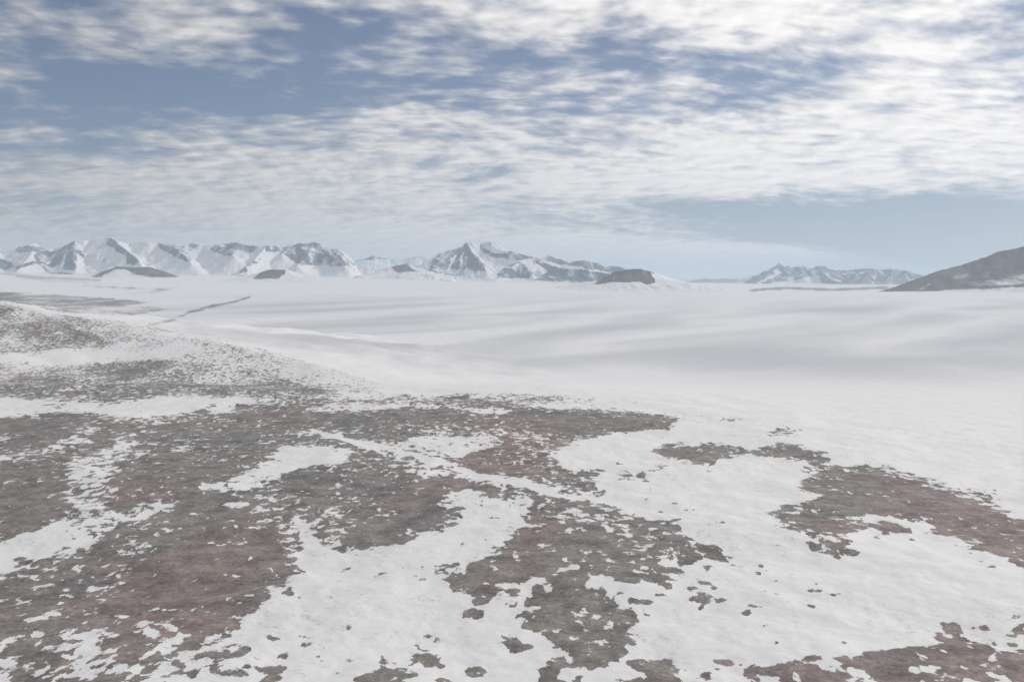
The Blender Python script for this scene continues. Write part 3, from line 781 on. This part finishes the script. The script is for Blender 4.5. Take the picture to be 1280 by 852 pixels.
mountain('mountain', 'distant low blue mountain ridge with a snow fan beside the dark slope', 915, 1190, 31000, 39500,
         [crest([(916, 358), (935, 350), (950, 343), (962, 336), (973, 329), (980, 331.5), (990, 333), (1000, 333), (1010, 334), (1018, 335), (1022, 331.5), (1030, 332), (1038, 335.5), (1045, 337), (1055, 337), (1070, 336), (1085, 335), (1100, 336), (1120, 336), (1135, 338), (1145, 341), (1155, 343), (1175, 352), (1190, 356)], 37000),
          [(973, 329, 37000), (962, 342, 35600), (940, 354, 34000)], [(1024, 332, 37000), (1030, 343, 35200), (1048, 351, 34000), (1066, 361, 32600)], [(1085, 335, 37000), (1078, 356, 34600)], [(1115, 336, 37000), (1112, 356, 34600)], [(1000, 333, 37000), (1004, 346, 35400)]],
         [('p', 0.50, [(915, 362), (935, 349), (950, 342), (962, 335), (973, 328), (1018, 333), (1022, 330), (1038, 334), (1120, 335), (1145, 340), (1190, 356), (1190, 362)]),
          ('p', -1.0, [(940, 360), (958, 355), (985, 351), (1008, 347), (1022, 343.5), (1024, 350), (1032, 360), (1000, 361)]),
          ('p', -0.8, [(967, 339), (972, 337), (977, 341), (971, 344)]), ('s', -0.6, (2.2, [(948, 354), (960, 348), (972, 343)])), ('p', -0.8, [(978, 346), (994, 345), (988, 350), (983, 350)]),
          ('p', -0.8, [(1012, 337), (1018, 338), (1022, 343), (1017, 345)]), ('s', -0.8, (1.4, [(1033, 342), (1040, 348), (1050, 351.5)])), ('s', -0.5, (1.6, [(1055, 342), (1067, 340.5)])),
          ('s', -0.4, (1.6, [(1075, 342), (1083, 339)])), ('s', -0.2, (1.4, [(1096, 338), (1092, 353)])), ('s', -0.5, (2.0, [(1133, 346), (1138, 351), (1143, 349)])), ('s', -0.3, (1.2, [(1112, 345), (1108, 352)]))],
         seed=15, rough=0.5, base=-0.9)

mountain('hill', 'dark bare slope rising out of the right edge of the picture', 1040, 1520, 12000, 20500,
         [[(1080, 369, 15600), (1095, 366, 15700), (1120, 357, 16000), (1140, 350, 16200), (1160, 342.5, 16400), (1180, 336, 16600), (1200, 331, 16800), (1215, 326, 16900), (1235, 320, 17000), (1246, 314.5, 17000), (1260, 312, 17000), (1280, 307.5, 17000), (1320, 298, 17000), (1380, 290, 17000), (1440, 300, 17000), (1500, 330, 17000)]],
         [('p', 0.85, [(1060, 372), (1095, 369), (1140, 368.5), (1160, 365), (1180, 362.5), (1210, 361), (1230, 360.5), (1280, 358), (1504, 353), (1504, 272), (1200, 272), (1060, 360)]),
          ('s', 0.1, (2.0, [(1140, 365), (1165, 354)])), ('p', 0.2, [(1190, 345), (1210, 342), (1206, 350), (1192, 351)]), ('p', 0.3, [(1224, 336), (1240, 338), (1238, 346), (1222, 344)]),
          ('p', 0.15, [(1215, 352), (1250, 347), (1290, 342), (1290, 355), (1240, 357), (1215, 358)]), ('s', -0.15, (1.6, [(1245, 354), (1262, 354), (1280, 352.5)]))],
         s=0.50, D0=900.0, s2=0.17, rough=0.12, wl=700, seed=21, nrow=210)

mountain('hill', 'small dark rounded rock hill standing in the snow below the central mountain', 690, 930, 14600, 19400,
         [[(748, 352.5, 17000), (758, 344, 17000), (770, 339, 17000), (785, 335.5, 17000), (800, 335, 17000), (812, 338, 17000), (830, 344, 17200), (850, 350, 17400), (866, 354, 17500)], [(812, 338, 17000), (818, 348, 16600), (812, 355, 16300)]],
         [('p', 0.9, [(740, 355), (755, 344), (770, 337), (785, 333), (800, 333), (811, 336), (819, 343), (821, 348), (818, 353), (808, 355.5), (797, 351.5), (780, 352.5), (765, 351.5), (750, 354)]),
          ('s', 0.0, (1.4, [(768, 344), (770, 351)]))], s=0.6, D0=220.0, s2=0.14, rough=0.12, wl=300, seed=27, ncol=0.7, nrow=190)

mountain('hill', 'low dark rock hump half buried in snow before the left mountain range', 70, 275, 17600, 22600,
         [[(112, 347.5, 20200), (130, 338, 20200), (147, 332.5, 20200), (165, 334, 20200), (185, 333, 20200), (200, 337, 20200), (215, 342, 20200), (230, 348, 20200)]],
         [('p', 0.6, [(113, 347), (130, 336), (147, 331), (165, 332), (185, 331), (200, 335), (215, 341), (228, 347), (200, 346.5), (180, 346), (166, 343), (158, 337), (146, 336), (136, 342), (125, 347)])],
         s=0.5, D0=260.0, s2=0.12, rough=0.3, wl=400, seed=33, ncol=0.7, nrow=170)

mountain('hill', 'small dark rock knoll on the snow right of the left mountain range', 250, 420, 16800, 21800,
         [[(290, 349, 19400), (305, 345, 19400), (322, 341, 19400), (335, 336.5, 19400), (345, 335, 19400), (356, 336, 19400), (378, 342, 19500)]],
         [('p', 0.75, [(317, 347), (325, 341), (335, 337.5), (354, 337), (355, 342), (345, 349), (325, 349)])],
         s=0.45, D0=260.0, s2=0.11, rough=0.25, wl=400, seed=39, ncol=0.7, nrow=170)

mountain('hill', 'tiny pointed blue rock peak on the snow left of the central mountain', 440, 570, 21200, 26000,
         [[(478, 336, 24000), (490, 332, 24000), (500, 331, 24000), (508, 329, 24000), (514, 333, 23900), (528, 340, 23700)]],
         [('p', 0.7, [(489, 332), (508, 328), (512, 334), (528, 340.5), (497, 340), (492, 336)])],
         s=0.5, D0=300.0, s2=0.12, rough=0.25, wl=400, seed=45, ncol=0.7, nrow=150)

mountain('mountain', 'faint snowy ridge on the horizon between the left range and the central mountain', 440, 545, 29500, 34500,
         [[(440, 327, 32000), (455, 322.5, 32000), (466, 319, 32000), (476, 321, 32000), (486, 324, 32000), (500, 324, 32000), (512, 321.5, 32000), (522, 320, 32000), (532, 321, 32000), (545, 326, 32000)]],
         [('p', 0.3, [(440, 328), (455, 321), (466, 318), (486, 322), (485, 325), (470, 325), (455, 325)]), ('p', 0.0, [(512, 321), (530, 319), (530, 322), (514, 323)])],
         s=0.5, D0=800.0, s2=0.08, rough=0.3, wl=600, seed=51, nrow=110)

mountain('mountain', 'very far faint blue ridge low on the horizon beside the snow saddle', 850, 960, 50000, 58000,
         [[(850, 352.5, 54000), (866, 349.5, 54000), (880, 347.5, 54000), (892, 348, 54000), (905, 347, 54000), (920, 348, 54000), (945, 351, 54000), (960, 353, 54000)]],
         [('p', 0.8, [(848, 340), (962, 340), (962, 362), (848, 362)])], s=0.4, D0=1500.0, s2=0.06, rough=0.2, wl=1200, seed=57, nrow=60)

# ------------------------------------------------------------------ thin low clouds up-sun: they shade the plain, plus an added patch for the foreground
CZ = 5600.0
cx = np.arange(-6000, 23001, 120.0)
cy = np.arange(500, 22501, 120.0)
CX, CY = np.meshgrid(cx, cy)
reach = (CZ - 60.0) / math.tan(SUN_EL)
sx, sy = CX - math.sin(SUN_AZ) * reach, CY - math.cos(SUN_AZ) * reach     # where the shade of each bit of cloud lands
sd = np.hypot(sx, sy)
spx = 640 + F * sx / np.maximum(sy, 300.0)
wv = fbm(sx, sy, 3600, 2, 0.5, 71)
ca_, sa_ = math.cos(math.radians(32)), math.sin(math.radians(32))
al, ac = sx * sa_ + sy * ca_, sx * ca_ - sy * sa_
band = 0.78 * fbm(al * 0.24 + 600 * wv, ac + 500 * wv, 760, 4, 0.5, 73) + 0.32 * fbm(al * 0.55, ac, 2900, 2, 0.5, 75)
core = sstep(3500, 5600, sd) * (1 - sstep(9500, 15500, sd)) * sstep(-100, 420, spx)
dens = core * (0.34 + 0.95 * band)
dens = dens + 0.15 * (1 - sstep(300, 1000, spx)) * (1 - sstep(2200, 4200, sd)) * (0.8 + 0.6 * fbm(sx, sy, 2400, 3, 0.5, 79))  # unseen patch of cloud, added to dim the left foreground
ring = sstep(0, 1500, CX - cx[0]) * sstep(0, 1500, cx[-1] - CX) * sstep(0, 800, CY - cy[0]) * sstep(0, 1500, cy[-1] - CY)
dens = np.clip(dens, 0, 0.75) * ring
cm = bpy.data.materials.new('thin_cloud')
cm.use_nodes = True
t = NT(cm.node_tree)
t.n.clear()
co_ = t.n.new('ShaderNodeOutputMaterial')
tr = t.n.new('ShaderNodeBsdfTransparent')
tl = t.n.new('ShaderNodeBsdfTranslucent')
tl.inputs['Color'].default_value = (0.95, 0.95, 0.95, 1)
df = t.n.new('ShaderNodeBsdfDiffuse')
df.inputs['Color'].default_value = (0.95, 0.95, 0.95, 1)
m1 = t.n.new('ShaderNodeMixShader')
m1.inputs[0].default_value = 0.5
t.l.new(tl.outputs[0], m1.inputs[1])
t.l.new(df.outputs[0], m1.inputs[2])
m2 = t.n.new('ShaderNodeMixShader')
t._in(m2.inputs[0], t.attr('cover'))
t.l.new(tr.outputs[0], m2.inputs[1])
t.l.new(m1.outputs[0], m2.inputs[2])
t.l.new(m2.outputs[0], co_.inputs['Surface'])
half = 1 - np.sqrt(1 - dens)           # upper and lower skin share the density
cl = None
nyc, nxc = CX.shape
tz = 20 + 160.0 * np.clip(dens / 0.5, 0, 1)
cl = mesh_grid('cloud', np.concatenate((CX, CX[::-1])), np.concatenate((CY, CY[::-1])), np.concatenate((CZ + tz, (CZ - 0.35 * tz)[::-1])), cm, {'cover': np.concatenate((half, half[::-1]))}, keep=np.concatenate((dens, dens[::-1])) > 0.004)
cl['kind'] = 'stuff'
cl['label'] = 'thin broken cloud high over the ice plain towards the sun'

# ------------------------------------------------------------------ the air
hz = 95000.0
zt, zb = 2300.0, float(min(GZ.min(), 0.0)) - 60.0
me = bpy.data.meshes.new('haze')
vs = [(-hz, -hz, zb), (hz, -hz, zb), (hz, hz, zb), (-hz, hz, zb), (-hz, -hz, zt), (hz, -hz, zt), (hz, hz, zt), (-hz, hz, zt)]
me.from_pydata(vs, [], [(3, 2, 1, 0), (4, 5, 6, 7), (0, 1, 5, 4), (1, 2, 6, 5), (2, 3, 7, 6), (3, 0, 4, 7)])
hm = bpy.data.materials.new('thin_air')
hm.use_nodes = True
t = NT(hm.node_tree)
t.n.clear()
o_ = t.n.new('ShaderNodeOutputMaterial')
pv = t.n.new('ShaderNodeVolumePrincipled')
pv.inputs['Density'].default_value = HAZE_DENSITY
pv.inputs['Color'].default_value = (0.71, 0.855, 1.0, 1)
pv.inputs['Anisotropy'].default_value = 0.15
t.l.new(pv.outputs[0], o_.inputs['Volume'])
me.materials.append(hm)
haze = bpy.data.objects.new('haze', me)
scene.collection.objects.link(haze)
haze['kind'] = 'stuff'
